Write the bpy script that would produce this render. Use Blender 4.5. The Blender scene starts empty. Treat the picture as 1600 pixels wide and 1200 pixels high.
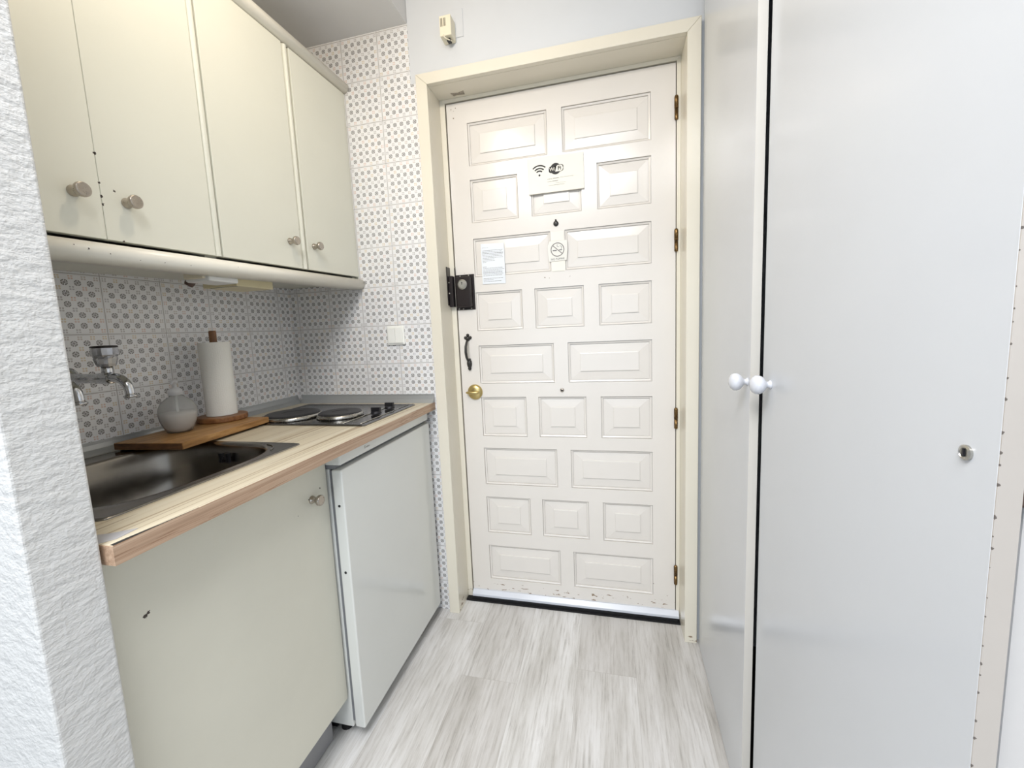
import bpy, bmesh, math, random
from mathutils import Vector, Matrix
random.seed(7)
SC = bpy.context.scene
COL = SC.collection

# ------------------------------------------------------------------ camera
cam_d = bpy.data.cameras.new('camera')
cam = bpy.data.objects.new('camera', cam_d)
COL.objects.link(cam)
cam_d.sensor_fit = 'HORIZONTAL'
cam_d.sensor_width = 36.0
cam_d.lens = 658.9 / 1600 * 36.0
cam_d.shift_x = 14.28 / 1600
cam_d.shift_y = -8.04 / 1600
cam_d.clip_start = 0.01
_r = Vector((0.96979644, 0.23952846, -0.04605409))
_u = Vector((0.01650541, 0.12393445, 0.99215313))
_f = Vector((-0.2433566, 0.96294671, -0.11623767))
M = Matrix((_r, _u, -_f)).transposed().to_4x4()
M.translation = Vector((1.2936, 0.0, 1.1519))
cam.matrix_world = M
SC.camera = cam

# ------------------------------------------------------------------ world, lights, exposure
SC.view_settings.view_transform = 'Standard'
SC.view_settings.look = 'None'
SC.view_settings.gamma = 1
SC.view_settings.use_curve_mapping = False
SC.view_settings.exposure = 0.22
W = bpy.data.worlds.new('world')
SC.world = W
W.use_nodes = True
bg = W.node_tree.nodes['Background']
bg.inputs[0].default_value = (0.80, 0.88, 1.0, 1)
bg.inputs[1].default_value = 0.95


def lin(c, a=1.0):
    o = []
    for v in c[:3]:
        v = v / 255.0
        o.append(v / 12.92 if v <= 0.04045 else ((v + 0.055) / 1.055) ** 2.4)
    return (o[0], o[1], o[2], a)


# daylight through the balcony opening behind the camera
al = bpy.data.lights.new('window_daylight', 'AREA')
al.shape = 'RECTANGLE'
al.size = 2.0
al.size_y = 2.1
al.energy = 19
al.color = (0.66, 0.82, 1.0)
ao = bpy.data.objects.new('window_daylight', al)
COL.objects.link(ao)
ao.location = (0.9, -3.15, 1.2)
ao.rotation_euler = (math.radians(90), 0, 0)     # -Z turned to +Y
# the lamp on the corridor ceiling
pl = bpy.data.lights.new('ceiling_bulb', 'POINT')
pl.energy = 7.2
pl.color = (1.0, 0.84, 0.64)
pl.shadow_soft_size = 0.024
po = bpy.data.objects.new('ceiling_bulb', pl)
COL.objects.link(po)
po.location = (0.76, 0.78, 2.17)

# added fill light below the ceiling of the room behind the camera
rl_ = bpy.data.lights.new('room_fill_light', 'AREA')
rl_.shape = 'DISK'
rl_.size = 1.2
rl_.energy = 60
rl_.color = (0.97, 0.98, 1.0)
ro = bpy.data.objects.new('room_fill_light', rl_)
COL.objects.link(ro)
ro.location = (0.95, -0.5, 2.40)

# ------------------------------------------------------------------ materials
def new_mat(name):
    m = bpy.data.materials.new(name)
    m.use_nodes = True
    nt = m.node_tree
    b = nt.nodes['Principled BSDF']
    return m, nt, b


class NG:
    """small helper around a node tree"""
    def __init__(s, nt):
        s.nt = nt
        s.b = nt.nodes['Principled BSDF']

    def n(s, t, **k):
        o = s.nt.nodes.new(t)
        for a, v in k.items():
            setattr(o, a, v)
        return o

    def l(s, a, b):
        s.nt.links.new(a, b)

    def m(s, op, a, b=None, c=None):
        o = s.n('ShaderNodeMath', operation=op)
        for i, v in enumerate((a, b, c)):
            if v is None:
                continue
            if isinstance(v, (int, float)):
                o.inputs[i].default_value = v
            else:
                s.l(v, o.inputs[i])
        return o.outputs[0]

    def pos(s):
        if not hasattr(s, '_p'):
            s._p = s.n('ShaderNodeNewGeometry').outputs['Position']
        return s._p

    def xyz(s):
        if not hasattr(s, '_x'):
            q = s.n('ShaderNodeSeparateXYZ')
            s.l(s.pos(), q.inputs[0])
            s._x = (q.outputs[0], q.outputs[1], q.outputs[2])
        return s._x

    def scaled(s, sx, sy, sz):
        v = s.n('ShaderNodeVectorMath', operation='MULTIPLY')
        s.l(s.pos(), v.inputs[0])
        v.inputs[1].default_value = (sx, sy, sz)
        return v.outputs[0]

    def noise(s, vec, scale, detail=3, rough=0.55, col=False):
        o = s.n('ShaderNodeTexNoise')
        o.inputs['Scale'].default_value = scale
        o.inputs['Detail'].default_value = detail
        o.inputs['Roughness'].default_value = rough
        s.l(vec, o.inputs['Vector'])
        return o.outputs['Color' if col else 'Fac']

    def ramp(s, fac, stops):
        o = s.n('ShaderNodeValToRGB')
        e = o.color_ramp.elements
        while len(e) < len(stops):
            e.new(0.5)
        for i, (p, c) in enumerate(stops):
            e[i].position = p
            e[i].color = c if len(c) == 4 else lin(c)
        s.l(fac, o.inputs[0])
        return o.outputs[0]

    def mix(s, fac, a, b, mode='MIX'):
        o = s.n('ShaderNodeMix', data_type='RGBA', blend_type=mode)
        if isinstance(fac, (int, float)):
            o.inputs[0].default_value = fac
        else:
            s.l(fac, o.inputs[0])
        for i, v in ((6, a), (7, b)):
            if isinstance(v, tuple):
                o.inputs[i].default_value = v
            else:
                s.l(v, o.inputs[i])
        return o.outputs[2]

    def bump(s, h, strength, dist=0.001):
        o = s.n('ShaderNodeBump')
        o.inputs['Strength'].default_value = strength
        o.inputs['Distance'].default_value = dist
        s.l(h, o.inputs['Height'])
        s.l(o.outputs[0], s.b.inputs['Normal'])

    def band(s, v, lo, hi):
        return s.m('MULTIPLY', s.m('GREATER_THAN', v, lo), s.m('LESS_THAN', v, hi))


def paint(name, rgb, rough=0.35, var=0.03, bump=0.0, bscale=90, spots=None, spotcol=(60, 50, 42), spec=0.5, metal=0.0, wear=None):
    m, nt, b = new_mat(name)
    g = NG(nt)
    c = lin(rgb)
    b.inputs['Roughness'].default_value = rough
    b.inputs['Metallic'].default_value = metal
    b.inputs['Specular IOR Level'].default_value = spec
    nz = g.noise(g.pos(), 4.0, 4)
    d = tuple(max(0, v * (1 - var * 2)) for v in c[:3]) + (1,)
    e = tuple(min(1, v * (1 + var)) for v in c[:3]) + (1,)
    col = g.ramp(nz, [(0.3, d), (0.7, e)])
    if spots:
        mask = None
        wob = g.noise(g.pos(), 420, 2)
        for (x, y, z, r) in spots:
            v = g.n('ShaderNodeVectorMath', operation='DISTANCE')
            g.l(g.pos(), v.inputs[0])
            v.inputs[1].default_value = (x, y, z)
            dd = g.m('ADD', v.outputs['Value'], g.m('MULTIPLY', g.m('SUBTRACT', wob, 0.5), r * 2.2))
            k = g.m('LESS_THAN', dd, r)
            mask = k if mask is None else g.m('MAXIMUM', mask, k)
        col = g.mix(mask, col, lin(spotcol))
    if wear:
        # chips of paint low on the wood: (zlo, zhi, threshold, colour)
        zlo, zhi, th, wc = wear
        st = g.noise(g.scaled(30, 30, 110), 1.0, 3)
        k = g.m('MULTIPLY', g.m('GREATER_THAN', st, th), g.band(g.xyz()[2], zlo, zhi))
        col = g.mix(k, col, lin(wc))
    g.l(col, b.inputs['Base Color'])
    if bump:
        g.bump(g.noise(g.pos(), bscale, 3), bump, 0.002)
    return m


def metal(name, rgb, rough=0.25, aniso=None, var=0.05):
    m, nt, b = new_mat(name)
    g = NG(nt)
    b.inputs['Metallic'].default_value = 1.0
    c = lin(rgb)
    vec = g.scaled(*(aniso if aniso else (60, 60, 60)))
    nz = g.noise(vec, 3.0, 3)
    g.l(g.ramp(nz, [(0.3, tuple(v * (1 - var) for v in c[:3]) + (1,)), (0.7, tuple(min(1, v * (1 + var)) for v in c[:3]) + (1,))]), b.inputs['Base Color'])
    rr = g.n('ShaderNodeMapRange')
    rr.inputs['To Min'].default_value = rough * 0.85
    rr.inputs['To Max'].default_value = rough * 1.2
    g.l(nz, rr.inputs['Value'])
    g.l(rr.outputs[0], b.inputs['Roughness'])
    return m


def tile_mat(name, axis, u0, Tu):
    """patterned 15 cm tiles: five rows of five rosettes with small four-dot flowers between"""
    m, nt, b = new_mat(name)
    g = NG(nt)
    x, y, z = g.xyz()
    u = x if axis == 'x' else y
    T = 0.1515
    su = g.m('DIVIDE', g.m('SUBTRACT', u, u0), Tu)
    sv = g.m('DIVIDE', g.m('SUBTRACT', z, 1.0364), T)
    tu = g.m('FRACT', su)
    tv = g.m('FRACT', sv)
    iu, iv = g.m('FLOOR', su), g.m('FLOOR', sv)
    mu, mv = g.m('MULTIPLY', tu, 150.0), g.m('MULTIPLY', tv, 150.0)      # millimetres
    eu = g.m('MINIMUM', mu, g.m('SUBTRACT', 150.0, mu))
    ev = g.m('MINIMUM', mv, g.m('SUBTRACT', 150.0, mv))
    e = g.m('MINIMUM', eu, ev)
    P = 26.5

    def lattice(off):
        a = g.m('ADD', g.m('DIVIDE', g.m('SUBTRACT', mu, 22.0), P), off)
        c = g.m('ADD', g.m('DIVIDE', g.m('SUBTRACT', mv, 22.0), P), off)
        ra, rc = g.m('ROUND', a), g.m('ROUND', c)
        return (g.m('MULTIPLY', g.m('SUBTRACT', a, ra), P), g.m('MULTIPLY', g.m('SUBTRACT', c, rc), P), ra, rc)
    a, c, ra, rc = lattice(0.0)
    r = g.m('SQRT', g.m('ADD', g.m('MULTIPLY', a, a), g.m('MULTIPLY', c, c)))
    aa, ac = g.m('ABSOLUTE', a), g.m('ABSOLUTE', c)
    disc = g.m('LESS_THAN', r, 7.4)
    cross = g.m('MULTIPLY', g.m('LESS_THAN', g.m('MINIMUM', aa, ac), 0.75), g.m('GREATER_THAN', r, 2.0))
    diag = g.m('MINIMUM', g.m('ABSOLUTE', g.m('SUBTRACT', aa, ac)), 9.0)
    dg = g.m('MULTIPLY', g.m('LESS_THAN', diag, 0.8), g.band(r, 2.6, 5.6))
    inside = g.band(g.m('MINIMUM', eu, ev), 12.0, 200.0)
    ros = g.m('MULTIPLY', g.m('MULTIPLY', disc, inside), g.m('SUBTRACT', 1.0, g.m('MAXIMUM', cross, dg)))
    a2, c2, r2a, r2c = lattice(0.5)
    b2a, b2c = g.m('ABSOLUTE', a2), g.m('ABSOLUTE', c2)
    mx, mn = g.m('MAXIMUM', b2a, b2c), g.m('MINIMUM', b2a, b2c)
    sm = g.m('MULTIPLY', g.m('LESS_THAN', mx, 4.6), g.m('GREATER_THAN', mn, 1.1))
    hole = g.m('MULTIPLY', g.band(mx, 2.2, 3.6), g.band(mn, 2.0, 3.6))
    sm = g.m('MULTIPLY', g.m('MULTIPLY', sm, g.m('SUBTRACT', 1.0, hole)), g.m('GREATER_THAN', e, 4.5))
    cell = g.n('ShaderNodeCombineXYZ')
    g.l(g.m('ADD', r2a, g.m('MULTIPLY', iu, 7.0)), cell.inputs[0])
    g.l(g.m('ADD', r2c, g.m('MULTIPLY', iv, 7.0)), cell.inputs[1])
    wn = g.n('ShaderNodeTexWhiteNoise', noise_dimensions='2D')
    g.l(cell.outputs[0], wn.inputs['Vector'])
    pal = g.ramp(wn.outputs['Value'], [(0.0, (158, 150, 146)), (0.3, (182, 166, 152)), (0.5, (204, 180, 132)), (0.68, (210, 170, 148)), (0.85, (164, 159, 162))])
    pal_n = [n for n in nt.nodes if n.type == 'VALTORGB'][-1]
    pal_n.color_ramp.interpolation = 'CONSTANT'
    base = g.ramp(g.noise(g.pos(), 3.0, 2), [(0.3, (234, 234, 234)), (0.7, (240, 240, 240))])
    rc_ = g.ramp(g.noise(g.pos(), 260, 2), [(0.35, (122, 119, 118)), (0.65, (146, 143, 142))])
    col = g.mix(sm, base, pal)
    col = g.mix(ros, col, rc_)
    grout = g.m('LESS_THAN', e, 1.1)
    lip = g.band(e, 2.6, 3.3)
    col = g.mix(g.m('MULTIPLY', lip, 0.35), col, lin((170, 168, 168)))
    col = g.mix(grout, col, lin((178, 174, 170)))
    g.l(col, b.inputs['Base Color'])
    b.inputs['Roughness'].default_value = 0.22
    h = g.n('ShaderNodeMapRange')
    h.inputs['From Max'].default_value = 3.0
    g.l(e, h.inputs['Value'])
    g.bump(h.outputs[0], 0.35, 0.001)
    return m


def wood(name, stops, along='y', rough=0.4, s_along=1.6, s_across=38, lines=None, bump=0.08):
    m, nt, b = new_mat(name)
    g = NG(nt)
    sc = {'y': (s_across, s_along, s_across), 'x': (s_along, s_across, s_across), 'z': (s_across, s_across, s_along)}[along]
    f = g.noise(g.scaled(*sc), 1.0, 6, 0.6)
    col = g.ramp(f, stops)
    if lines:
        f2 = g.noise(g.scaled(*[v * (0.55 if v == s_across else 0.45) for v in sc]), 1.0, 2, 0.4)
        k = g.band(f2, lines[0], lines[0] + lines[1])
        k2 = g.band(f2, lines[0] - 0.08, lines[0] - 0.08 + lines[1] * 0.7)
        k3 = g.band(f2, lines[0] + 0.07, lines[0] + 0.07 + lines[1] * 0.8)
        k2 = g.m('MAXIMUM', k2, k3)
        col = g.mix(g.m('MULTIPLY', g.m('MAXIMUM', k, k2), lines[3]), col, lin(lines[2]))
    g.l(col, b.inputs['Base Color'])
    b.inputs['Roughness'].default_value = rough
    g.bump(f, bump, 0.001)
    return m


def floor_mat():
    m, nt, b = new_mat('floor_laminate')
    g = NG(nt)
    x, y, z = g.xyz()
    pw, plen = 0.19, 1.22
    px = g.m('DIVIDE', g.m('SUBTRACT', x, 0.035), pw)
    ix = g.m('FLOOR', px)
    wn = g.n('ShaderNodeTexWhiteNoise', noise_dimensions='1D')
    g.l(ix, wn.inputs['W'])
    py = g.m('ADD', g.m('DIVIDE', y, plen), g.m('MULTIPLY', wn.outputs['Value'], 1.0))
    iy = g.m('FLOOR', py)
    cell = g.n('ShaderNodeCombineXYZ')
    g.l(ix, cell.inputs[0]); g.l(iy, cell.inputs[1])
    w2 = g.n('ShaderNodeTexWhiteNoise', noise_dimensions='3D')
    g.l(cell.outputs[0], w2.inputs['Vector'])
    off = g.n('ShaderNodeVectorMath', operation='MULTIPLY_ADD')
    g.l(w2.outputs['Color'], off.inputs[0])
    off.inputs[1].default_value = (7, 7, 7)
    g.l(g.pos(), off.inputs[2])
    def nz(sx, sy, det, rough):
        v = g.n('ShaderNodeVectorMath', operation='MULTIPLY')
        g.l(off.outputs[0], v.inputs[0]); v.inputs[1].default_value = (sx, sy, 1)
        return g.noise(v.outputs[0], 1.0, det, rough)
    broad = nz(13, 2.2, 4, 0.6)
    fine = nz(125, 7.0, 7, 0.72)
    base = g.ramp(broad, [(0.3, (196, 194, 190)), (0.5, (215, 214, 212)), (0.7, (229, 229, 229))])
    grain = g.ramp(fine, [(0.33, (150, 145, 138)), (0.43, (222, 219, 215)), (0.55, (255, 255, 255))])
    col = g.mix(0.5, base, grain, 'MULTIPLY')
    tone = g.ramp(w2.outputs['Value'], [(0.0, (232, 230, 228)), (1.0, (255, 255, 255))])
    col = g.mix(1.0, col, tone, 'MULTIPLY')
    fx = g.m('MULTIPLY', g.m('FRACT', px), pw)
    fy = g.m('MULTIPLY', g.m('FRACT', py), plen)
    seam = g.m('LESS_THAN', g.m('MINIMUM', fx, fy), 0.0012)
    # inner strips of the plank: shifted board starts
    col = g.mix(g.m('MULTIPLY', seam, 0.45), col, lin((150, 145, 138)))
    g.l(col, b.inputs['Base Color'])
    b.inputs['Roughness'].default_value = 0.42
    g.bump(fine, 0.12, 0.001)
    return m


def stucco(name, rgb, strength=0.6, scale=55):
    m, nt, b = new_mat(name)
    g = NG(nt)
    b.inputs['Roughness'].default_value = 0.75
    b.inputs['Base Color'].default_value = lin(rgb)
    n1 = g.noise(g.scaled(1.0, 0.55, 1.3), scale, 4, 0.6)
    n2 = g.noise(g.pos(), scale * 3.2, 2, 0.5)
    g.bump(g.m('ADD', n1, g.m('MULTIPLY', n2, 0.3)), strength, 0.007)
    return m


def glass(name, rgb=(250, 250, 250), rough=0.02, ior=1.45):
    m, nt, b = new_mat(name)
    b.inputs['Base Color'].default_value = lin(rgb)
    b.inputs['Transmission Weight'].default_value = 1.0
    b.inputs['Roughness'].default_value = rough
    b.inputs['IOR'].default_value = ior
    return m


CREAM = (219, 219, 206)
M_cab = paint('cream_laminate', CREAM, 0.36, 0.012)
M_cabdoor_marks = paint('cream_laminate_chipped', CREAM, 0.36, 0.012,
    spots=[(0.342, 0.647, 1.49 - 0.02, 0.0022), (0.342, 0.6475, 1.475 - 0.03, 0.0026), (0.342, 0.648, 1.43, 0.0022), (0.342, 0.6465, 1.525, 0.003),
           (0.342, 0.672, 1.462, 0.0022), (0.342, 0.676, 1.365, 0.002), (0.342, 1.203, 1.50, 0.003), (0.342, 1.203, 1.47, 0.002), (0.342, 1.203, 1.39, 0.003),
           (0.342, 1.218, 1.386, 0.003)])
M_rail = paint('white_rail_enamel', (232, 229, 217), 0.28, 0.015,
    spots=[(0.360, 0.635, 1.333, 0.0018), (0.360, 0.6365, 1.337, 0.0014), (0.361, 0.60, 1.336, 0.0016), (0.361, 0.598, 1.334, 0.001), (0.36, 0.578, 1.34, 0.0012),
           (0.36, 0.69, 1.328, 0.0011), (0.36, 0.74, 1.33, 0.0012), (0.361, 0.80, 1.332, 0.0011), (0.361, 0.93, 1.345, 0.0009)])
M_basedoor = paint('beige_base_laminate', (214, 212, 198), 0.42, 0.02,
    spots=[(0.562, 0.470, 0.7195, 0.0034), (0.562, 0.4745, 0.7225, 0.0028), (0.562, 0.861, 0.752, 0.0018), (0.562, 0.905, 0.765, 0.0022), (0.562, 0.82, 0.728, 0.001)])
M_dark = paint('dark_gap', (38, 36, 34), 0.8)  # puts the shade of door gaps into the colour; also the worktop split
M_fridge = paint('fridge_enamel', (218, 220, 216), 0.16, 0.008)
M_gasket = paint('fridge_gasket', (128, 130, 134), 0.5)
M_kick = paint('grey_plinth', (150, 150, 152), 0.5)
M_trim = paint('cream_gloss_paint', (226, 220, 204), 0.24, 0.015, bump=0.05, bscale=14, wear=(0.0, 0.04, 0.64, (150, 132, 110)))
M_door = paint('door_gloss_paint', (225, 220, 213), 0.2, 0.012, bump=0.06, bscale=12, wear=(0.03, 0.075, 0.63, (142, 122, 100)),
    spots=[(0.727, 1.6284, 1.992, 0.0018), (0.745, 1.6284, 1.995, 0.002), (0.735, 1.6284, 1.96, 0.0024), (0.737, 1.6284, 1.985, 0.001),
           (0.735, 1.6284, 1.43, 0.001), (0.745, 1.6284, 1.38, 0.001), (1.065, 1.6284, 1.34, 0.0022), (1.082, 1.6284, 1.337, 0.0014), (1.16, 1.6284, 1.338, 0.0012),
           (1.45, 1.6284, 0.14, 0.0018), (1.50, 1.6284, 0.095, 0.0016)], spotcol=(128, 112, 92))
M_wardrobe = paint('wardrobe_laminate', (203, 206, 210), 0.2, 0.01)
M_wedge = paint('wardrobe_edge', (200, 196, 188), 0.4, 0.02)
M_wedge2 = paint('worn_wardrobe_edge', (182, 175, 167), 0.45, 0.03, spots=[(1.5940, 0.4093, 0.74 + 0.48 * ((i * 0.618034) % 1.0), 0.0006 + 0.0003 * (i * 3 % 4)) for i in range(26)], spotcol=(96, 88, 82))
M_plaster = stucco('pier_stucco', (199, 199, 197), 0.5, 52)
M_wall = paint('white_wall_paint', (212, 215, 218), 0.6, 0.01, bump=0.12, bscale=25)
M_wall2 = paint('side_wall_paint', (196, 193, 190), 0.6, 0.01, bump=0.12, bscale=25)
M_ceil = paint('ceiling_paint', (214, 214, 214), 0.7, 0.02, bump=0.1, bscale=20)
M_floor = floor_mat()
M_tile_l = tile_mat('tiles_on_left_wall', 'y', 0.8460, 0.1545)
M_tile_b = tile_mat('tiles_on_back_wall', 'x', 0.1910, 0.1500)
M_top = wood('ash_worktop', [(0.25, (184, 170, 144)), (0.45, (200, 189, 165)), (0.65, (208, 199, 178))], 'y', 0.38, 0.35, 34, lines=(0.50, 0.014, (146, 124, 94), 0.7))
M_edge = wood('oak_edge_band', [(0.25, (146, 120, 98)), (0.5, (178, 150, 126)), (0.75, (198, 174, 150))], 'y', 0.45, 3.0, 150, lines=(0.5, 0.02, (128, 92, 66), 0.6))
M_board = wood('acacia_board', [(0.25, (110, 76, 40)), (0.5, (158, 116, 66)), (0.75, (192, 152, 98))], 'y', 0.45, 7, 70)
M_boardend = wood('acacia_end_grain', [(0.3, (70, 44, 24)), (0.7, (118, 80, 46))], 'x', 0.6, 20, 120)
M_disc = wood('walnut_disc', [(0.3, (104, 66, 36)), (0.7, (158, 110, 66))], 'x', 0.45, 14, 80)
M_dowel = wood('walnut_dowel', [(0.3, (110, 74, 44)), (0.7, (140, 100, 64))], 'z', 0.5, 10, 90)
M_steel = metal('brushed_steel', (168, 166, 160), 0.26, (90, 4, 90))
M_sink = metal('sink_steel', (138, 134, 128), 0.22, (14, 14, 14))
M_alu = paint('aluminium_strip', (176, 178, 178), 0.32, metal=0.45)
M_chrome = metal('chrome', (205, 207, 210), 0.06)
M_nickel = metal('satin_nickel', (178, 170, 160), 0.28)
M_brass = metal('polished_brass', (200, 180, 124), 0.3)
M_oldbrass = metal('aged_brass', (116, 92, 60), 0.35, var=0.55)
M_hob = metal('hob_steel', (120, 120, 122), 0.2, (40, 4, 40))
M_iron = paint('cast_iron_plate', (38, 38, 41), 0.45, 0.1)
M_black = paint('black_plastic', (22, 22, 26), 0.4)
M_lock = paint('dark_brown_lock_enamel', (26, 17, 17), 0.3)
M_wrought = paint('black_wrought_iron', (40, 38, 36), 0.4, bump=0.3, bscale=200)
M_cyl = metal('lock_cylinder', (186, 184, 178), 0.3)
M_knobw = paint('white_porcelain', (204, 206, 212), 0.1, 0.0)
M_switch = paint('switch_plastic', (240, 240, 234), 0.3)
M_belly = paint('ivory_plastic', (232, 225, 202), 0.4)
M_slots = paint('slot_shadow_grey', (120, 114, 98), 0.6)
M_paper = paint('white_card', (236, 232, 220), 0.5)
M_sheet = paint('typed_sheet', (226, 230, 234), 0.5)
M_smoke = paint('sticker_silver', (224, 222, 214), 0.35)
M_ink = paint('black_ink', (28, 26, 28), 0.6)
M_inkg = paint('grey_ink', (112, 110, 108), 0.6)
M_inkl = paint('pale_grey_ink', (160, 158, 152), 0.6)
M_smokeink = paint('sticker_grey_ink', (118, 112, 108), 0.5)
M_towel = paint('paper_towel', (240, 239, 232), 0.9, 0.01, bump=0.5, bscale=260)
M_glass = glass('soap_bottle_plastic', (238, 238, 236), 0.22, 1.22)
M_glass.node_tree.nodes['Principled BSDF'].inputs['Transmission Weight'].default_value = 0.82
M_crystal = glass('crystal_acrylic', (206, 206, 208), 0.08, 1.49)
M_crystal.node_tree.nodes['Principled BSDF'].inputs['Transmission Weight'].default_value = 0.55
M_crystal.node_tree.nodes['Principled BSDF'].inputs['Metallic'].default_value = 0.35
M_soap = paint('milky_soap', (255, 248, 240), 0.3)
M_pump = glass('clear_pump_plastic', (240, 240, 240), 0.3, 1.25)
M_pump.node_tree.nodes['Principled BSDF'].inputs['Transmission Weight'].default_value = 0.55
M_hood = paint('ivory_extractor', (226, 216, 178), 0.4)
M_milky = paint('milky_diffuser', (232, 234, 232), 0.3)
M_foil = paint('dull_foil', (176, 176, 180), 0.4)
M_plug = paint('brown_plug', (92, 74, 66), 0.5)
M_weather = paint('weather_bar_enamel', (206, 210, 218), 0.25)
M_rubber = paint('black_rubber', (10, 10, 14), 0.7)
M_lampbase = paint('lamp_white', (240, 240, 236), 0.5)

# ------------------------------------------------------------------ mesh helpers
class MB:
    def __init__(s):
        s.bm = bmesh.new()

    def box(s, x0, x1, y0, y1, z0, z1, rot=None):
        vs = [s.bm.verts.new((x, y, z)) for x in (x0, x1) for y in (y0, y1) for z in (z0, z1)]
        if rot:
            for v in vs:
                v.co = rot @ v.co
        for q in ((0, 1, 3, 2), (4, 6, 7, 5), (0, 4, 5, 1), (2, 3, 7, 6), (0, 2, 6, 4), (1, 5, 7, 3)):
            s.bm.faces.new([vs[i] for i in q])
        return s

    def quad(s, *pts):
        s.bm.faces.new([s.bm.verts.new(p) for p in pts])
        return s

    def prism(s, pts, axis, a, b):
        """polygon pts (2D) extruded along axis between a and b"""
        def P(p, t):
            return {'x': (t, p[0], p[1]), 'y': (p[0], t, p[1]), 'z': (p[0], p[1], t)}[axis]
        A = [s.bm.verts.new(P(p, a)) for p in pts]
        B = [s.bm.verts.new(P(p, b)) for p in pts]
        s.bm.faces.new(A)
        s.bm.faces.new(B[::-1])
        n = len(pts)
        for i in range(n):
            s.bm.faces.new((A[i], B[i], B[(i + 1) % n], A[(i + 1) % n]))
        return s

    def lathe(s, prof, o, d=(0, 0, 1), seg=28, ecc=1.0):
        """prof: (radius, height) along direction d from o"""
        d = Vector(d).normalized()
        a = d.orthogonal().normalized()
        b = d.cross(a)
        o = Vector(o)
        rings = []
        for r, h in prof:
            if r < 1e-6:
                rings.append([s.bm.verts.new(o + d * h)])
            else:
                rings.append([s.bm.verts.new(o + d * h + (a * math.cos(t) + b * math.sin(t) * ecc) * r) for t in [2 * math.pi * i / seg for i in range(seg)]])
        for A, B in zip(rings, rings[1:]):
            if len(A) == 1 and len(B) == 1:
                continue
            for i in range(seg):
                j = (i + 1) % seg
                if len(A) == 1:
                    s.bm.faces.new((A[0], B[j], B[i]))
                elif len(B) == 1:
                    s.bm.faces.new((A[i], A[j], B[0]))
                else:
                    s.bm.faces.new((A[i], A[j], B[j], B[i]))
        for R in (rings[0], rings[-1]):
            if len(R) > 2:
                s.bm.faces.new(R)
        return s

    def tube(s, pts, rad, seg=14):
        pts = [Vector(p) for p in pts]
        if isinstance(rad, (int, float)):
            rad = [rad] * len(pts)
        prev = None
        rings = []
        for i, p in enumerate(pts):
            t = (pts[min(i + 1, len(pts) - 1)] - pts[max(i - 1, 0)]).normalized()
            if prev is None:
                a = t.orthogonal().normalized()
            else:
                a = (prev - t * prev.dot(t)).normalized()
            prev = a
            b = t.cross(a)
            rings.append([s.bm.verts.new(p + (a * math.cos(q) + b * math.sin(q)) * rad[i]) for q in [2 * math.pi * k / seg for k in range(seg)]])
        for A, B in zip(rings, rings[1:]):
            for k in range(seg):
                s.bm.faces.new((A[k], A[(k + 1) % seg], B[(k + 1) % seg], B[k]))
        s.bm.faces.new(rings[0][::-1])
        s.bm.faces.new(rings[-1])
        return s

    def loops(s, loops, cap0=False, cap1=True):
        R = [[s.bm.verts.new(p) for p in L] for L in loops]
        n = len(R[0])
        for A, B in zip(R, R[1:]):
            for i in range(n):
                j = (i + 1) % n
                s.bm.faces.new((A[i], A[j], B[j], B[i]))
        if cap0:
            s.bm.faces.new(R[0][::-1])
        if cap1:
            s.bm.faces.new(R[-1])
        return s

    def build(s, name, mat, parent=None, smooth=False, bevel=0, seg=2, xf=None, origin=None):
        bm = s.bm
        if xf:
            for v in bm.verts:
                v.co = Vector(xf(v.co))
        bmesh.ops.remove_doubles(bm, verts=bm.verts, dist=1e-6)
        bmesh.ops.recalc_face_normals(bm, faces=bm.faces)
        me = bpy.data.meshes.new(name)
        xs = [v.co for v in bm.verts]
        lo = Vector((min(v.x for v in xs), min(v.y for v in xs), min(v.z for v in xs)))
        hi = Vector((max(v.x for v in xs), max(v.y for v in xs), max(v.z for v in xs)))
        og = Vector(origin) if origin else Vector(((lo.x + hi.x) / 2, (lo.y + hi.y) / 2, lo.z))
        bmesh.ops.translate(bm, verts=bm.verts, vec=-og)
        for f in bm.faces:
            f.smooth = smooth
        bm.to_mesh(me)
        bm.free()
        o = bpy.data.objects.new(name, me)
        me.materials.append(mat)
        COL.objects.link(o)
        if parent:
            o.parent = parent
            w = Vector(parent['_w'])
            o.location = og - w
        else:
            o.location = og
        o['_w'] = tuple(og)
        if bevel:
            b = o.modifiers.new('bevel', 'BEVEL')
            b.width = bevel
            b.segments = seg
            b.limit_method = 'ANGLE'
            b.angle_limit = math.radians(40)
        return o


def thing(name, loc, label, cat, group=None):
    o = bpy.data.objects.new(name, None)
    COL.objects.link(o)
    o.location = loc
    o['_w'] = tuple(loc)
    return tag(o, label, cat, group)


def tag(o, label, cat, group=None):
    o['label'] = label
    o['category'] = cat
    if group:
        o['group'] = group
    return o


def structure(o):
    o['kind'] = 'structure'
    return o


def copy_part(o, parent, dloc):
    """copy of a part and its own parts, shifted by dloc"""
    c = o.copy()
    COL.objects.link(c)
    c.parent = parent
    w = Vector(o['_w']) + Vector(dloc)
    c['_w'] = tuple(w)
    c.location = w - Vector(parent['_w'])
    for ch in [k for k in bpy.data.objects if k.parent == o]:
        k = ch.copy()
        COL.objects.link(k)
        k.parent = c
        k['_w'] = tuple(Vector(ch['_w']) + Vector(dloc))
    return c


def B(name, mat, parent, *b, bevel=0.0, **k):
    return MB().box(*b).build(name, mat, parent, bevel=bevel, **k)


D = 1.5284
CT = 0.88            # worktop height
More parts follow.
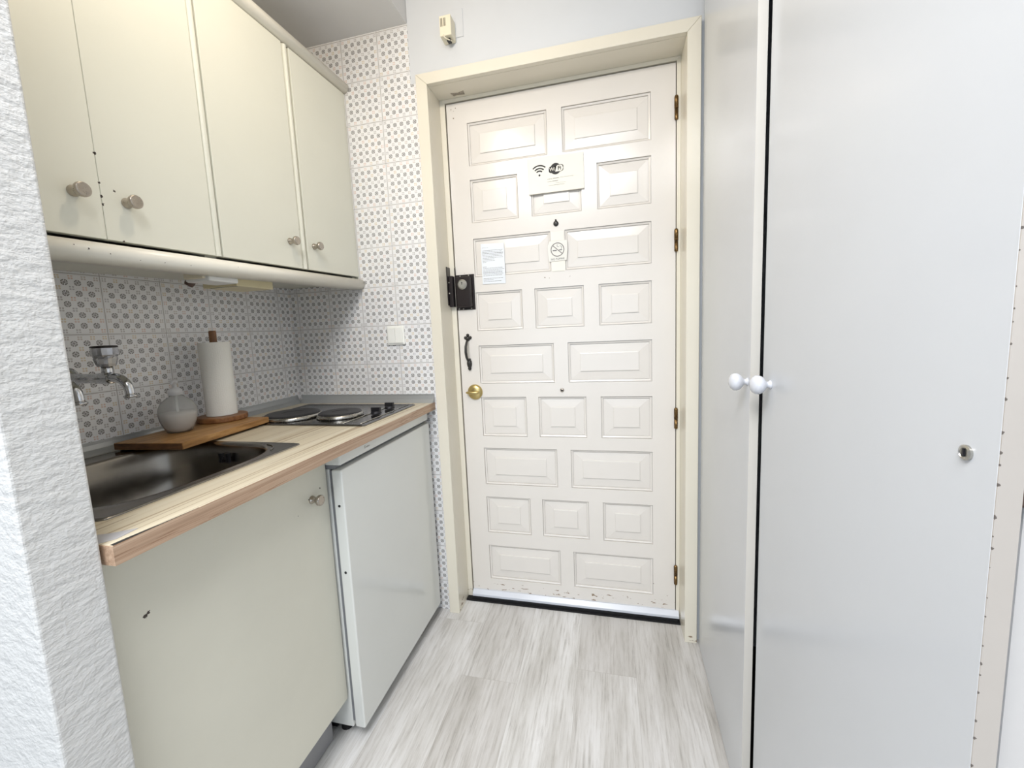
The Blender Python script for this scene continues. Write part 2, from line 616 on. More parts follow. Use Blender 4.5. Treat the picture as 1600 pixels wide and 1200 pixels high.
# ------------------------------------------------------------------ room shell
structure(B('floor', M_floor, None, -1.7, 2.8, -3.3, 1.80, -0.05, 0.0))
structure(MB().box(0.612, 2.8, 0.40, 1.70, 2.45, 2.52).box(-1.7, 2.8, -3.3, 0.40, 2.45, 2.52).build('ceiling', M_ceil))
structure(B('ceiling_soffit', M_ceil, None, -0.06, 0.612, 0.40, 1.60, 2.2535, 2.515))
structure(B('wall_left', M_tile_l, None, -0.06, 0.0, 0.30, 1.60, 0.0, 2.2535))
structure(MB().box(-0.06, 0.613, D, 1.66, 0, 2.2535).box(0.613, 0.665, D, 1.66, 0, 2.0499).build('wall_back', M_tile_b))
structure(MB().box(0.613, 1.75, D + 0.003, 1.66, 2.05, 2.45).box(1.575, 1.75, D + 0.003, 1.66, 0, 2.05).build('wall_back_upper', M_wall))
# rough plastered pier at the near end of the kitchenette
pier = MB()
pier.box(-0.06, 0.6131, 0.3207, 0.3965, 0.0, 2.45)
structure(pier.build('wall_pier', M_plaster, bevel=0.004, seg=3))
# wall on the near side of the wardrobe
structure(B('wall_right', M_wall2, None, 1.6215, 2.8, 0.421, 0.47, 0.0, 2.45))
# rest of the room behind the camera
structure(B('wall_room_left', M_wall, None, -1.7, -1.64, -3.3, 0.32, 0, 2.45))
structure(B('wall_room_right', M_wall, None, 2.74, 2.8, -3.3, 0.42, 0, 2.45))
structure(B('wall_room_front', M_wall, None, -1.64, -0.06, 0.32, 0.38, 0, 2.45))
structure(MB().box(-1.64, -0.15, -3.3, -3.22, 0, 2.45).box(1.95, 2.74, -3.3, -3.22, 0, 2.45).box(-0.15, 1.95, -3.3, -3.22, 2.3, 2.45).box(-0.15, 1.95, -3.3, -3.22, 0, 0.12).build('wall_rear', M_wall))

# ------------------------------------------------------------------ door casing, lining, stop
tr = thing('trim_1', (1.11, D, 0), 'cream painted door casing with deep reveal around the panelled entrance door', 'door casing')
structure(tr)
ox1, ox2, oz, ix1, ix2, iz = 0.6413, 1.5850, 2.068, 0.6831, 1.5447, 2.0295
y0, y1 = D - 0.020, D
MB().prism([(ox1, 0), (ix1, 0), (ix1, iz), (ox1, oz)], 'y', y0, y1).build('casing_board', M_trim, tr, bevel=0.0012)
MB().prism([(ox2, 0), (ix2, 0), (ix2, iz), (ox2, oz)], 'y', y0, y1).build('casing_board', M_trim, tr, bevel=0.0012)
MB().prism([(ox1 + .0004, oz), (ox2 - .0004, oz), (ix2 - .0002, iz + .0004), (ix1 + .0002, iz + .0004)], 'y', y0, y1).build('casing_board', M_trim, tr, bevel=0.0012)
LY = 1.6284           # plane of the leaf front
MB().box(0.668, ix1, D, LY + 0.04, 0, iz + 0.012).build('reveal_lining', M_trim, tr)
MB().box(ix2, 1.562, D, LY + 0.04, 0, iz + 0.012).build('reveal_lining', M_trim, tr)
MB().box(ix1, ix2, D, LY + 0.04, iz, iz + 0.012).build('reveal_lining', M_trim, tr)
MB().prism([(ix1, 0), (0.7035, 0), (0.7035, 2.0165), (ix1, iz)], 'y', LY - 0.003, LY + 0.04).build('door_stop', M_trim, tr, bevel=0.001)
MB().prism([(1.5318, 0), (ix2, 0), (ix2, iz), (1.5318, 2.0165)], 'y', LY - 0.003, LY + 0.04).build('door_stop', M_trim, tr, bevel=0.001)
MB().prism([(ix1, iz), (0.7035, 2.0165), (1.5318, 2.0165), (ix2, iz)], 'y', LY - 0.003, LY + 0.04).build('door_stop', M_trim, tr, bevel=0.001)
pp = MB().prism([(0.742, 1.588), (0.748, 1.612), (0.764, 1.607), (0.79, 1.612), (0.793, 1.588), (0.77, 1.595)], 'z', iz - 0.0012, iz)
pp.build('latch_scar', M_nickel, tr)['label'] = 'small grey metal plate in the top of the reveal'
B('threshold', M_rubber, tr, ix1 + .001, ix2 - .001, 1.596, LY + 0.04, 0.0005, 0.006)

# ------------------------------------------------------------------ entrance door
door = thing('door_1', (0.7065, LY, 0.0), 'cream and white entrance door with rows of raised rectangular panels', 'door')
structure(door)


def leaf():
    b = MB()
    X0, X1, Z0, Z1 = 0.7083, 1.5290, 0.024, 2.0118
    two = [(0.7875, 1.0900), (1.1440, 1.4490)]
    three = [(0.7875, 0.9740), (1.0235, 1.2090), (1.2635, 1.4490)]
    rows = [(0.092, 0.244, two), (0.301, 0.459, three), (0.513, 0.669, two), (0.719, 0.881, three), (0.937, 1.091, two),
            (1.150, 1.302, three), (1.362, 1.508, two), (1.568, 1.728, three), (1.779, 1.935, two)]
    def R(x0, x1, z0, z1, y=LY):
        b.quad((x0, y, z0), (x1, y, z0), (x1, y, z1), (x0, y, z1))
    z = Z0
    for (a, c, ps) in rows:
        R(X0, X1, z, a)
        x = X0
        for (p, q) in ps:
            R(x, p, a, c)
            x = q
            small = (q - p) < 0.25
            fi = 0.047
            fz = 0.044
            prof = [(0, 0, 0), (0.0003, 0.0003, 0.0070), (0.0017, 0.0017, 0.0070), (0.0021, 0.0021, 0.0032), (0.0076, 0.0076, 0.0056), (0.0078, 0.0078, 0.0100), (0.0096, 0.0096, 0.0100), (0.0100, 0.0100, 0.0082),
                    (fi - .0022, fz - .0022, 0.0056), (fi - .0020, fz - .0020, 0.0028), (fi, fz, 0.0022)]
            rings = []
            for ax, az, dy in prof:
                rings.append([(p + ax, LY + dy, a + az), (q - ax, LY + dy, a + az), (q - ax, LY + dy, c - az), (p + ax, LY + dy, c - az)])
            b.loops(rings)
        R(x, X1, a, c)
        z = c
    R(X0, X1, z, Z1)
    yb = LY + 0.036
    b.quad((X0, yb, Z0), (X1, yb, Z0), (X1, yb, Z1), (X0, yb, Z1))
    for (p, q) in (((X0, Z0), (X1, Z0)), ((X1, Z0), (X1, Z1)), ((X1, Z1), (X0, Z1)), ((X0, Z1), (X0, Z0))):
        b.quad((p[0], LY, p[1]), (q[0], LY, q[1]), (q[0], yb, q[1]), (p[0], yb, p[1]))
    return b.build('leaf', M_door, door)


leaf()
# added dark backing behind the leaf, shade of the gap put into its colour
structure(B('door_gap_backing', M_dark, None, 0.60, 1.62, 1.70, 1.74, 0, 2.1))
# weather bar and sweep
MB().prism([(LY, 0.040), (LY - 0.006, 0.040), (LY - 0.020, 0.026), (LY - 0.020, 0.0165), (LY, 0.0165)], 'x', 0.7085, 1.541).build('weather_bar', M_weather, door)['label'] = 'aluminium weather bar along the bottom edge'
B('sweep', M_rubber, door, 0.7065, 1.535, LY - 0.024, LY + 0.002, 0.0062, 0.0163)['label'] = 'black rubber draught strip under the door'


def hinge(z):
    b = MB()
    x, y = 1.5302, LY - 0.006
    b.lathe([(0.0001, 0), (0.005, 0.001), (0.0062, 0.004), (0.0062, 0.036)], (x, y, z - 0.038), (0, 0, 1), 14)
    b.lathe([(0.0066, 0.0), (0.0066, 0.036), (0.0045, 0.040), (0.0001, 0.042)], (x, y, z), (0, 0, 1), 14)
    return b.build('hinge', M_oldbrass, door, smooth=True)


h0 = hinge(1.866)
h0['label'] = 'aged brass hinge'
for z in (1.432, 0.798, 0.186):
    copy_part(h0, door, (0, 0, z - 1.866))

# brass thumb-turn rosette
kn = MB().lathe([(0.0001, -0.001), (0.031, -0.001), (0.0315, 0.003), (0.029, 0.008), (0.022, 0.012), (0.012, 0.014), (0.0001, 0.0145)], (0.7635, LY, 0.9035), (0, -1, 0), 36).build('thumb_turn', M_brass, door, smooth=True)
kn['label'] = 'round brass thumb-turn rosette'
bl = MB()
pts = []
for i in range(9):
    t = i / 8
    pts.append((0.7635 - 0.033 + 0.056 * t, LY - 0.019 - 0.006 * math.sin(math.pi * t), 0.9035))
bl.tube(pts, [0.0035, 0.0055, 0.0065, 0.0062, 0.0058, 0.0055, 0.0058, 0.006, 0.0035], 12)
bl.build('turn_blade', M_brass, kn, smooth=True)

# wrought pull handle
pu = MB()
hx = 0.7445
pu.lathe([(0.0001, 0), (0.010, 0), (0.0105, 0.003), (0.006, 0.008), (0.0001, 0.010)], (hx, LY, 1.122), (0, -1, 0), 16)
for dx, dz in ((0, 0.013), (-0.010, 0.003), (0.010, 0.003)):
    pu.lathe([(0.0001, 0), (0.0065, 0), (0.006, 0.004), (0.0001, 0.007)], (hx + dx, LY, 1.122 + dz), (0, -1, 0), 12)
pts = [(hx, LY - 0.004, 1.118), (hx, LY - 0.020, 1.108), (hx - 0.001, LY - 0.031, 1.090), (hx - 0.001, LY - 0.034, 1.068), (hx, LY - 0.030, 1.048), (hx, LY - 0.018, 1.036), (hx, LY - 0.006, 1.031)]
pu.tube(pts, [0.004, 0.0042, 0.005, 0.0055, 0.005, 0.0045, 0.004], 12)
pu.lathe([(0.0001, -0.006), (0.0075, -0.004), (0.0055, 0.0), (0.0095, 0.006), (0.0105, 0.016), (0.009, 0.026), (0.0055, 0.031), (0.0075, 0.036), (0.005, 0.041), (0.0001, 0.045)], (hx + 0.002, LY - 0.004, 1.036), (0, 0, -1), 14)
pu.build('pull_handle', M_wrought, door, smooth=True)['label'] = 'ornate black wrought iron pull handle'

# peephole and little lower lock hole
ph = MB().lathe([(0.0001, 0), (0.0095, 0), (0.0095, 0.004), (0.007, 0.006), (0.0001, 0.0065)], (1.1130, LY, 1.533), (0, -1, 0), 20)
ph.lathe([(0.0001, 0), (0.0032, 0), (0.003, 0.005), (0.0001, 0.006)], (1.1130, LY, 1.545), (0, -1, 0), 12)
ph.build('peephole', M_wrought, door, smooth=True)['label'] = 'dark round peephole cover'
lh = MB().lathe([(0.0001, 0), (0.0075, 0), (0.0075, 0.003), (0.005, 0.005), (0.0001, 0.0052)], (1.1175, LY, 0.9075), (0, -1, 0), 20).build('lock_hole', M_nickel, door, smooth=True)
MB().lathe([(0.0001, 0.0), (0.0038, 0.0), (0.0036, 0.002), (0.0001, 0.0024)], (1.1175, LY - 0.005, 0.9075), (0, -1, 0), 12).build('bore', M_black, lh)

# surface rim lock
lk = thing('rim_lock', (0.742, LY, 1.235), '', '')
del lk['label'], lk['category']
lk.parent = door
lk.location = Vector(lk['_w']) - Vector(door['_w'])
lk['label'] = 'dark brown surface-mounted rim lock'
MB().box(0.7045, 0.7845, LY - 0.004, LY, 1.2365, 1.3745).build('lock_plate', M_lock, lk, bevel=0.001)
MB().prism([(0.7105, LY - 0.004), (0.7155, LY - 0.026), (0.7725, LY - 0.026), (0.7775, LY - 0.004)], 'z', 1.2465, 1.3645).build('lock_case', M_lock, lk, bevel=0.0025)
MB().prism([(0.7055, 1.3745), (0.7095, 1.3745), (0.7095, 1.402), (0.7055, 1.402)], 'y', LY - 0.008, LY - 0.004).build('bolt_rod', M_lock, lk)
cy = MB().lathe([(0.0001, 0), (0.0195, 0), (0.0195, 0.003), (0.0165, 0.005), (0.0150, 0.0035), (0.0125, 0.0035), (0.0120, 0.006), (0.0001, 0.006)], (0.7420, LY - 0.026, 1.3345), (0, -1, 0), 32).build('cylinder', M_cyl, lk, smooth=False)
sl = MB().box(0.7408, 0.7432, LY - 0.0325, LY - 0.031, 1.3335, 1.3435).box(0.7400, 0.7440, LY - 0.0325, LY - 0.031, 1.3400, 1.3435)
sc0 = MB().lathe([(0.0001, 0), (0.0032, 0), (0.003, 0.0014), (0.0001, 0.002)], (0.7165, LY - 0.004, 1.2415), (0, -1, 0), 10).build('screw', M_cyl, lk, smooth=True)
sl.build('keyhole', M_black, lk)
for dx, dz in ((0.018, 0), (0.052, 0.0005), (0.010, 0.128), (0.046, 0.128)):
    copy_part(sc0, lk, (dx, 0, dz))
# keeper on the frame
kp = MB()
kp.box(0.6860, 0.7030, LY - 0.028, LY - 0.003, 1.2500, 1.3700)
kp.box(0.6831, 0.6860, LY - 0.040, LY - 0.003, 1.2560, 1.4050)
kp_o = kp.build('lock_keeper', M_lock, tr, bevel=0.001)
kp_o['label'] = 'dark brown lock keeper on the door frame'
ks = MB().lathe([(0.0001, 0), (0.003, 0), (0.0028, 0.0014), (0.0001, 0.002)], (0.6875, LY - 0.028, 1.345), (0, -1, 0), 10).build('screw', M_cyl, kp_o, smooth=True)
copy_part(ks, kp_o, (0, 0, -0.042))

# ------------------------------------------------------------------ notices on the door
def text_mesh(body, size, mat, name, parent, x, z, y, rotz=0, sx=1.0, align='CENTER', bold=0.0):
    cu = bpy.data.curves.new(name, 'FONT')
    cu.body = body
    cu.size = size
    cu.align_x = align
    cu.align_y = 'CENTER'
    cu.offset = bold
    cu.extrude = 0.0002
    t = bpy.data.objects.new(name, cu)
    COL.objects.link(t)
    bpy.context.view_layer.update()
    me = bpy.data.meshes.new_from_object(t.evaluated_get(bpy.context.evaluated_depsgraph_get()))
    bpy.data.objects.remove(t)
    me.name = name
    c, s_ = math.cos(rotz), math.sin(rotz)
    for v in me.vertices:
        px, pz, d = v.co.x * sx, v.co.y, v.co.z
        v.co = (px * c - pz * s_, -d, px * s_ + pz * c)
    me.materials.clear()
    me.materials.append(mat)
    o = bpy.data.objects.new(name, me)
    COL.objects.link(o)
    o.parent = parent
    o.location = Vector((x, y, z)) - Vector(parent['_w'])
    o['_w'] = (x, y, z)
    return o


wy = LY - 0.009
wf = thing('wifi_sign', (1.115, wy, 1.644), 'cream card sign with wireless waves and black Wi-Fi badge on upper door', 'sign')
MB().prism([(1.0165, 1.6440), (1.2200, 1.6445), (1.2185, 1.7690), (1.0145, 1.7720)], 'y', wy, wy + 0.004).build('card', M_paper, wf, bevel=0.0006)
MB().box(1.05, 1.19, wy + 0.004, LY + 0.002, 1.655, 1.75).build('backing_pad', M_paper, wf)
fy = wy - 0.0002


def arc_band(b, cx, cz, r0, r1, a0, a1, y, n=18, d=0.0003):
    for i in range(n):
        t0, t1 = a0 + (a1 - a0) * i / n, a0 + (a1 - a0) * (i + 1) / n
        P = [(cx + r0 * math.cos(t0), cz + r0 * math.sin(t0)), (cx + r1 * math.cos(t0), cz + r1 * math.sin(t0)), (cx + r1 * math.cos(t1), cz + r1 * math.sin(t1)), (cx + r0 * math.cos(t1), cz + r0 * math.sin(t1))]
        b.quad(*[(p[0], y, p[1]) for p in P])


def disc_poly(cx, cz, r, n=28, sx=1.0, sz=1.0):
    return [(cx + r * sx * math.cos(2 * math.pi * i / n), cz + r * sz * math.sin(2 * math.pi * i / n)) for i in range(n)]


wv = MB()
wcx, wcz = 1.0590, 1.7080
for r in (0.0125, 0.0215, 0.0315):
    arc_band(wv, wcx, wcz, r, r + 0.0048, math.radians(48), math.radians(134), fy)
wv.bm.faces.new([wv.bm.verts.new((p[0], fy, p[1])) for p in disc_poly(wcx, wcz, 0.0037, 16)])
wv.build('wireless_waves', M_ink, wf)
bd = MB()
bcx, bcz = 1.1205, 1.7240


def superpill(cx, cz, a, c, n=3.2, k=40):
    out = []
    for i in range(k):
        t = 2 * math.pi * i / k
        ct, st = math.cos(t), math.sin(t)
        out.append((cx + a * math.copysign(abs(ct) ** (2 / n), ct), cz + c * math.copysign(abs(st) ** (2 / n), st)))
    return out


bd.bm.faces.new([bd.bm.verts.new((p[0], fy, p[1])) for p in disc_poly(bcx - 0.002, bcz, 0.0195, 32, 1.0, 1.02)])
bd.bm.faces.new([bd.bm.verts.new((p[0], fy - 0.0001, p[1])) for p in superpill(bcx - 0.0115, bcz - 0.002, 0.0155, 0.0120)])
bd.bm.faces.new([bd.bm.verts.new((p[0], fy - 0.0001, p[1])) for p in superpill(bcx + 0.0105, bcz + 0.001, 0.0165, 0.0125)])
bdo = bd.build('badge', M_ink, wf)
bw = MB()
bw.bm.faces.new([bw.bm.verts.new((p[0], fy - 0.0003, p[1])) for p in [(bcx - 0.0035, bcz - 0.0105), (bcx + 0.018, bcz - 0.0100), (bcx + 0.0235, bcz - 0.006), (bcx + 0.0255, bcz + 0.001), (bcx + 0.0225, bcz + 0.0085), (bcx + 0.017, bcz + 0.0115), (bcx + 0.006, bcz + 0.0115), (bcx + 0.001, bcz + 0.008), (bcx, bcz + 0.002)]])
bw.build('badge_field', M_paper, bdo)
text_mesh('Wi', 0.0185, M_paper, 'lettering', bdo, bcx - 0.0140, bcz - 0.0015, fy - 0.0005, 0, 0.92, bold=0.0)
text_mesh('Fi', 0.0185, M_ink, 'lettering', bdo, bcx + 0.0120, bcz + 0.0005, fy - 0.0005, 0, 1.0, bold=0.0005)
tl = MB()
for (x0, x1, zc, hh) in ((1.088, 1.106, 1.6905, 0.0014), (1.108, 1.130, 1.6915, 0.0022), (1.088, 1.104, 1.6815, 0.0013), (1.106, 1.127, 1.682, 0.0020)):
    x = x0
    while x < x1:
        w = random.uniform(0.0015, 0.004)
        tl.box(x, min(x + w, x1), fy - 0.0002, fy + 0.0001, zc - hh / 2, zc + hh / 2)
        x += w + 0.0008
tl.build('small_print', M_inkg, wf)
tl = MB()
for (x0, x1, zc, hh) in ((1.134, 1.183, 1.6925, 0.0012), (1.092, 1.150, 1.668, 0.0016), (1.118, 1.155, 1.6745, 0.001)):
    x = x0
    while x < x1:
        w = random.uniform(0.002, 0.005)
        tl.box(x, min(x + w, x1), fy - 0.0002, fy + 0.0001, zc - hh / 2, zc + hh / 2)
        x += w + 0.0012
tl.build('faint_print', M_inkl, wf)

# no smoking sticker
ns = thing('no_smoking_sign', (1.1165, LY - 0.003, 1.393), 'small grey no smoking sign below the peephole', 'sign')
ny = LY - 0.0030
MB().prism([(1.0835, 1.3960), (1.1490, 1.3980), (1.1535, 1.4400), (1.1525, 1.4715), (1.0890, 1.4715), (1.0800, 1.4560), (1.0795, 1.4360)], 'y', ny, ny + 0.003).build('plate', M_smoke, ns, bevel=0.0004)
MB().prism([(1.0925, 1.3600), (1.1430, 1.3600), (1.1430, 1.3958), (1.0925, 1.3958)], 'y', ny + 0.0012, ny + 0.003).build('tape', M_paper, ns)
MB().prism([(1.0935, 1.4720), (1.1400, 1.4720), (1.1400, 1.5040), (1.0935, 1.5040)], 'y', ny + 0.0012, ny + 0.003).build('tape', M_paper, ns)
nf = ny - 0.0002
rg = MB()
ncx, ncz = 1.1160, 1.4385
arc_band(rg, ncx, ncz, 0.0225, 0.0255, 0, 2 * math.pi, nf, 40)
c45, s45 = math.cos(math.radians(-42)), math.sin(math.radians(-42))
P = [(-0.0228, -0.0014), (0.0228, -0.0014), (0.0228, 0.0014), (-0.0228, 0.0014)]
rg.quad(*[(ncx + p[0] * c45 - p[1] * s45, nf - 0.0001, ncz + p[0] * s45 + p[1] * c45) for p in P])
rg.build('prohibition_ring', M_smokeink, ns)
cg = MB()
cg.box(ncx - 0.018, ncx - 0.003, nf - 0.0001, nf, ncz - 0.0045, ncz - 0.0010)
cg.box(ncx + 0.006, ncx + 0.017, nf - 0.0001, nf, ncz - 0.0035, ncz + 0.0000)
arc_band(cg, ncx + 0.010, ncz + 0.0065, 0.0055, 0.0070, math.radians(-60), math.radians(100), nf - 0.0001, 12)
arc_band(cg, ncx + 0.003, ncz + 0.0145, 0.0040, 0.0052, math.radians(120), math.radians(300), nf - 0.0001, 12)
cg.build('cigarette', M_inkg, ns)
text_mesh('NO FUMAR', 0.0098, M_inkg, 'lettering', ns, 1.1160, 1.4045, nf - 0.0002, math.radians(1.5), 1.02)

# typed notice in plastic sleeve
tn = thing('notice_sheet', (0.866, LY - 0.002, 1.33), 'white sheet of typed text taped beside the rim lock', 'notice')
MB().prism([(0.8190, 1.3320), (0.9120, 1.3300), (0.9115, 1.4560), (0.9110, 1.4820), (0.8180, 1.4860)], 'y', LY - 0.0022, LY - 0.0014).build('paper', M_sheet, tn)
tl = MB()
z = 1.4700
rows = [(0.30, 0.5), (0, 0)] + [(0.93, 1)] * 2 + [(0.94, 1.5), (0.95, 1), (0.9, 1), (0.94, 1), (0.55, 1), (0.5, 1), (0.12, 1), (0, 0), (0, 0), (0.18, 1), (0.93, 1), (0.95, 1), (0.9, 1), (0.92, 1.5), (0.94, 1), (0.9, 1), (0, 0), (0.9, 1), (0.45, 1), (0.8, 1)]
for fr, wt in rows:
    if fr:
        x = 0.8235
        while x < 0.8235 + 0.083 * fr:
            w = random.uniform(0.003, 0.010)
            tl.box(x, min(x + w, 0.9085), LY - 0.0025, LY - 0.0021, z - 0.0006 * wt, z + 0.0006 * wt)
            x += w + 0.0011
    z -= 0.0056
tl.build('typed_lines', M_inkg, tn)

# ------------------------------------------------------------------ wall fittings
sw = thing('light_switch', (0.4815, D, 1.110), 'white double rocker light switch on the patterned tiles', 'light switch')
MB().box(0.4445, 0.5190, D - 0.009, D, 1.1105, 1.1850).build('frame', M_switch, sw, bevel=0.004, seg=3)
r1 = MB().prism([(D - 0.009, 1.1180), (D - 0.0125, 1.1180), (D - 0.0150, 1.1780), (D - 0.009, 1.1780)], 'x', 0.4510, 0.4815).build('rocker', M_switch, sw, bevel=0.0015)
MB().prism([(D - 0.009, 1.1180), (D - 0.0145, 1.1180), (D - 0.0125, 1.1780), (D - 0.009, 1.1780)], 'x', 0.4820, 0.5125).build('rocker', M_switch, sw, bevel=0.0015)

bp = thing('door_chime', (0.772, D, 2.15), 'small ivory door chime box with slots above the door', 'door chime')
MB().box(0.7530, 0.7940, D - 0.045, D + 0.003, 2.1560, 2.2200).build('case', M_belly, bp, bevel=0.002)
sl = MB()
for x in (0.7570, 0.7680):
    for k in range(3):
        sl.box(x + k * 0.0028, x + k * 0.0028 + 0.0018, D - 0.0453, D - 0.044, 2.1860, 2.2120)
sl.build('slots', M_slots, bp)
MB().tube([(0.766, D - 0.040, 2.165), (0.7655, D - 0.046, 2.158), (0.770, D - 0.044, 2.150), (0.779, D - 0.035, 2.148), (0.785, D - 0.02, 2.152), (0.786, D - 0.01, 2.158)], 0.0022, 8).build('wire', M_belly, bp, smooth=True)
MB().box(0.772, 0.784, D - 0.030, D - 0.012, 2.148, 2.156).build('terminal', M_black, bp)
cp = B('wall_plate', M_wall, None, 0.7460, 0.8230, D + 0.0005, D + 0.003, 2.172, 2.262, bevel=0.001)
tag(cp, 'painted-over blank cover plate on the wall behind the door chime', 'cover plate')

# ------------------------------------------------------------------ wardrobe on the right
wd = thing('wardrobe', (1.80, 0.95, 0), 'tall white built-in wardrobe with glossy doors, right of the entrance door', 'wardrobe')
WX = 1.5939
MB().box(1.6135, 2.15, 0.4250, 0.4420, 0.0, 2.448).build('side_panel', M_wardrobe, wd)
MB().box(1.6135, 2.15, 1.505, 1.5225, 0.0, 2.448).build('side_panel', M_wardrobe, wd)
MB().box(2.13, 2.15, 0.4420, 1.505, 0.0, 2.448).build('back_panel', M_dark, wd)  # inner panels coloured dark to stand for the shade seen through the door gap
MB().box(1.6135, 2.13, 0.4420, 1.505, 0.0, 0.02).build('bottom_panel', M_dark, wd)
MB().box(1.6135, 2.13, 0.4420, 1.505, 2.43, 2.448).build('top_panel', M_dark, wd)
MB().box(1.70, 2.13, 0.99, 1.005, 0.02, 2.43).build('divider', M_dark, wd)
# far door, standing slightly ajar
b = MB().prism([(1.5895, 1.4930), (1.5755, 0.9570), (1.5925, 0.9560), (1.6065, 1.4930)], 'z', 0.006, 2.44)
d1 = b.build('wardrobe_door', M_wardrobe, wd, bevel=0.0006)
d1['label'] = 'narrow-looking far door, standing slightly ajar'
MB().prism([(1.5757, 0.9569), (1.5758, 0.9564), (1.5925, 0.9554), (1.5925, 0.9560)], 'z', 0.0065, 2.4395).build('edge_strip', M_wedge, d1)
d2 = MB().box(WX, WX + 0.0172, 0.4100, 0.9400, 0.006, 2.44).build('wardrobe_door', M_wardrobe, wd, bevel=0.0006)
d2['label'] = 'large near door with a lock'
MB().box(WX + 0.0002, WX + 0.0170, 0.4093, 0.4102, 0.0065, 2.4395).build('edge_strip', M_wedge2, d2)


def wknob(parent, x, y, z):
    return MB().lathe([(0.0001, 0), (0.0085, 0), (0.0085, 0.0015), (0.0058, 0.004), (0.0058, 0.007), (0.010, 0.010), (0.0160, 0.0150), (0.0185, 0.021), (0.0180, 0.027), (0.0140, 0.032), (0.0080, 0.0352), (0.0001, 0.0362)], (x, y, z), (-1, 0, 0), 28).build('knob', M_knobw, parent, smooth=True)


wknob(d1, 1.5762, 0.975, 1.0195)['label'] = 'round white porcelain knob'
wknob(d2, WX, 0.898, 1.0235)['label'] = 'round white porcelain knob'
cl = MB().lathe([(0.0001, 0), (0.0068, 0), (0.0068, 0.002), (0.0052, 0.003), (0.0046, 0.0022), (0.0001, 0.0022)], (WX, 0.4406, 1.0275), (-1, 0, 0), 24).build('cam_lock', M_cyl, d2)
MB().box(WX - 0.0034, WX - 0.0021, 0.4396, 0.4416, 1.0240, 1.0312).build('key_slot', M_black, cl)
hg = MB().lathe([(0.0001, 0), (0.003, 0.0), (0.0035, 0.003), (0.0035, 0.030), (0.003, 0.033), (0.0001, 0.033)], (1.6150, 0.4125, 0.9915), (0, 0, 1), 12)
hg.build('hinge', M_plug, wd, smooth=True)['label'] = 'dark brown hinge at the near edge'

# ------------------------------------------------------------------ upper wall cabinets (sagging a little towards the room)
def sag(c):
    return (c.x, c.y, c.z + 0.0235 * (c.y - D))


UX = 0.342


def knob_mesh(parent, x, y, z, name='knob'):
    return MB().lathe([(0.0001, -0.0005), (0.0100, 0), (0.0104, 0.002), (0.0090, 0.004), (0.0072, 0.009), (0.0070, 0.014), (0.0085, 0.018), (0.0128, 0.0205), (0.0136, 0.0235), (0.0132, 0.0275), (0.0118, 0.0295), (0.0100, 0.0290), (0.0001, 0.0300)], (x, y, z), (1, 0, 0), 26).build(name, M_nickel, parent, smooth=True)


def wall_cab(label, ya, yb, doors, knobs, stile_y):
    t = thing('wall_cabinet', (0.17, (ya + yb) / 2, 1.36), label, 'wall cabinet', 'wall cabinets over the worktop')
    b = MB()
    b.box(0.002, UX - 0.020, ya, yb, 1.362, 1.378).box(0.002, UX - 0.020, ya, yb, 2.064, 2.08)
    b.box(0.002, 0.012, ya, yb, 1.378, 2.064)
    b.box(0.012, UX - 0.020, ya, ya + 0.016, 1.378, 2.064).box(0.012, UX - 0.020, yb - 0.016, yb, 1.378, 2.064)
    b.build('body', M_cab, t, xf=sag)
    out = []
    for (p, q) in doors:
        d = MB().box(UX - 0.018, UX, p, q, 1.384, 2.0615).build('cabinet_door', M_cabdoor_marks, t, xf=sag, bevel=0.0012)
        out.append(d)
    if stile_y:
        pr = []
        for i in range(9):
            a = -math.pi / 2 + math.pi * i / 8
            pr.append((UX - 0.018 + 0.0205 * math.cos(a) ** 0.6 if math.cos(a) > 0 else UX - 0.018, stile_y + 0.0095 * math.sin(a)))
        MB().prism(pr, 'z', 1.384, 2.0615).build('rounded_stile', M_cab, t, xf=sag, smooth=False)
    return t, out


c1, dr1 = wall_cab('cream wall cabinet with two doors, nearer one beside the plastered pier', 0.400, 0.8880, [(0.402, 0.6462), (0.6470, 0.8862)], None, None)
c2, dr2 = wall_cab('cream wall cabinet with two doors, in the far corner by the entrance', 0.8885, 1.5200, [(0.9090, 1.2015), (1.2330, 1.5150)], None, 1.2170)
pr = []
for i in range(9):
    a = -math.pi / 2 + math.pi * i / 8
    pr.append((UX - 0.018 + 0.0205 * max(0.0, math.cos(a)) ** 0.6, 0.8970 + 0.0100 * math.sin(a)))
MB().prism(pr, 'z', 1.384, 2.0615).build('rounded_stile', M_cab, c2, xf=sag)
B('filler_strip', M_cab, c2, 0.01, 0.338, 1.5203, 1.5277, 1.36, 2.08, xf=sag)
k0 = knob_mesh(dr1[0], UX, 0.6010, 1.4415)
k0['label'] = 'satin nickel knob'
copy_part(k0, dr1[1], (0, 0.0905, 0.0020))
copy_part(k0, dr2[0], (0, 0.5530, 0.0120))
copy_part(k0, dr2[1], (0, 0.6650, 0.0150))


def halfround(zc, r, fx, name, label, cat, ya=0.3975, yb=1.527):
    pts = [(UX - 0.030, zc - r), (UX - 0.006, zc - r)]
    for i in range(1, 16):
        a = -math.pi / 2 + math.pi * i / 16
        pts.append((UX - 0.006 + (fx - UX + 0.006) * math.cos(a), zc + r * math.sin(a)))
    pts += [(UX - 0.006, zc + r), (UX - 0.030, zc + r)]
    b = MB()
    n = 2
    P = [[(p[0], ya, p[1]) for p in pts], [(p[0], yb, p[1]) for p in pts]]
    b.loops(P, True, True)
    o = b.build(name, M_rail, None, xf=sag)
    for f in o.data.polygons:
        f.use_smooth = len(f.vertices) == 4
    tag(o, label, cat)
    return o


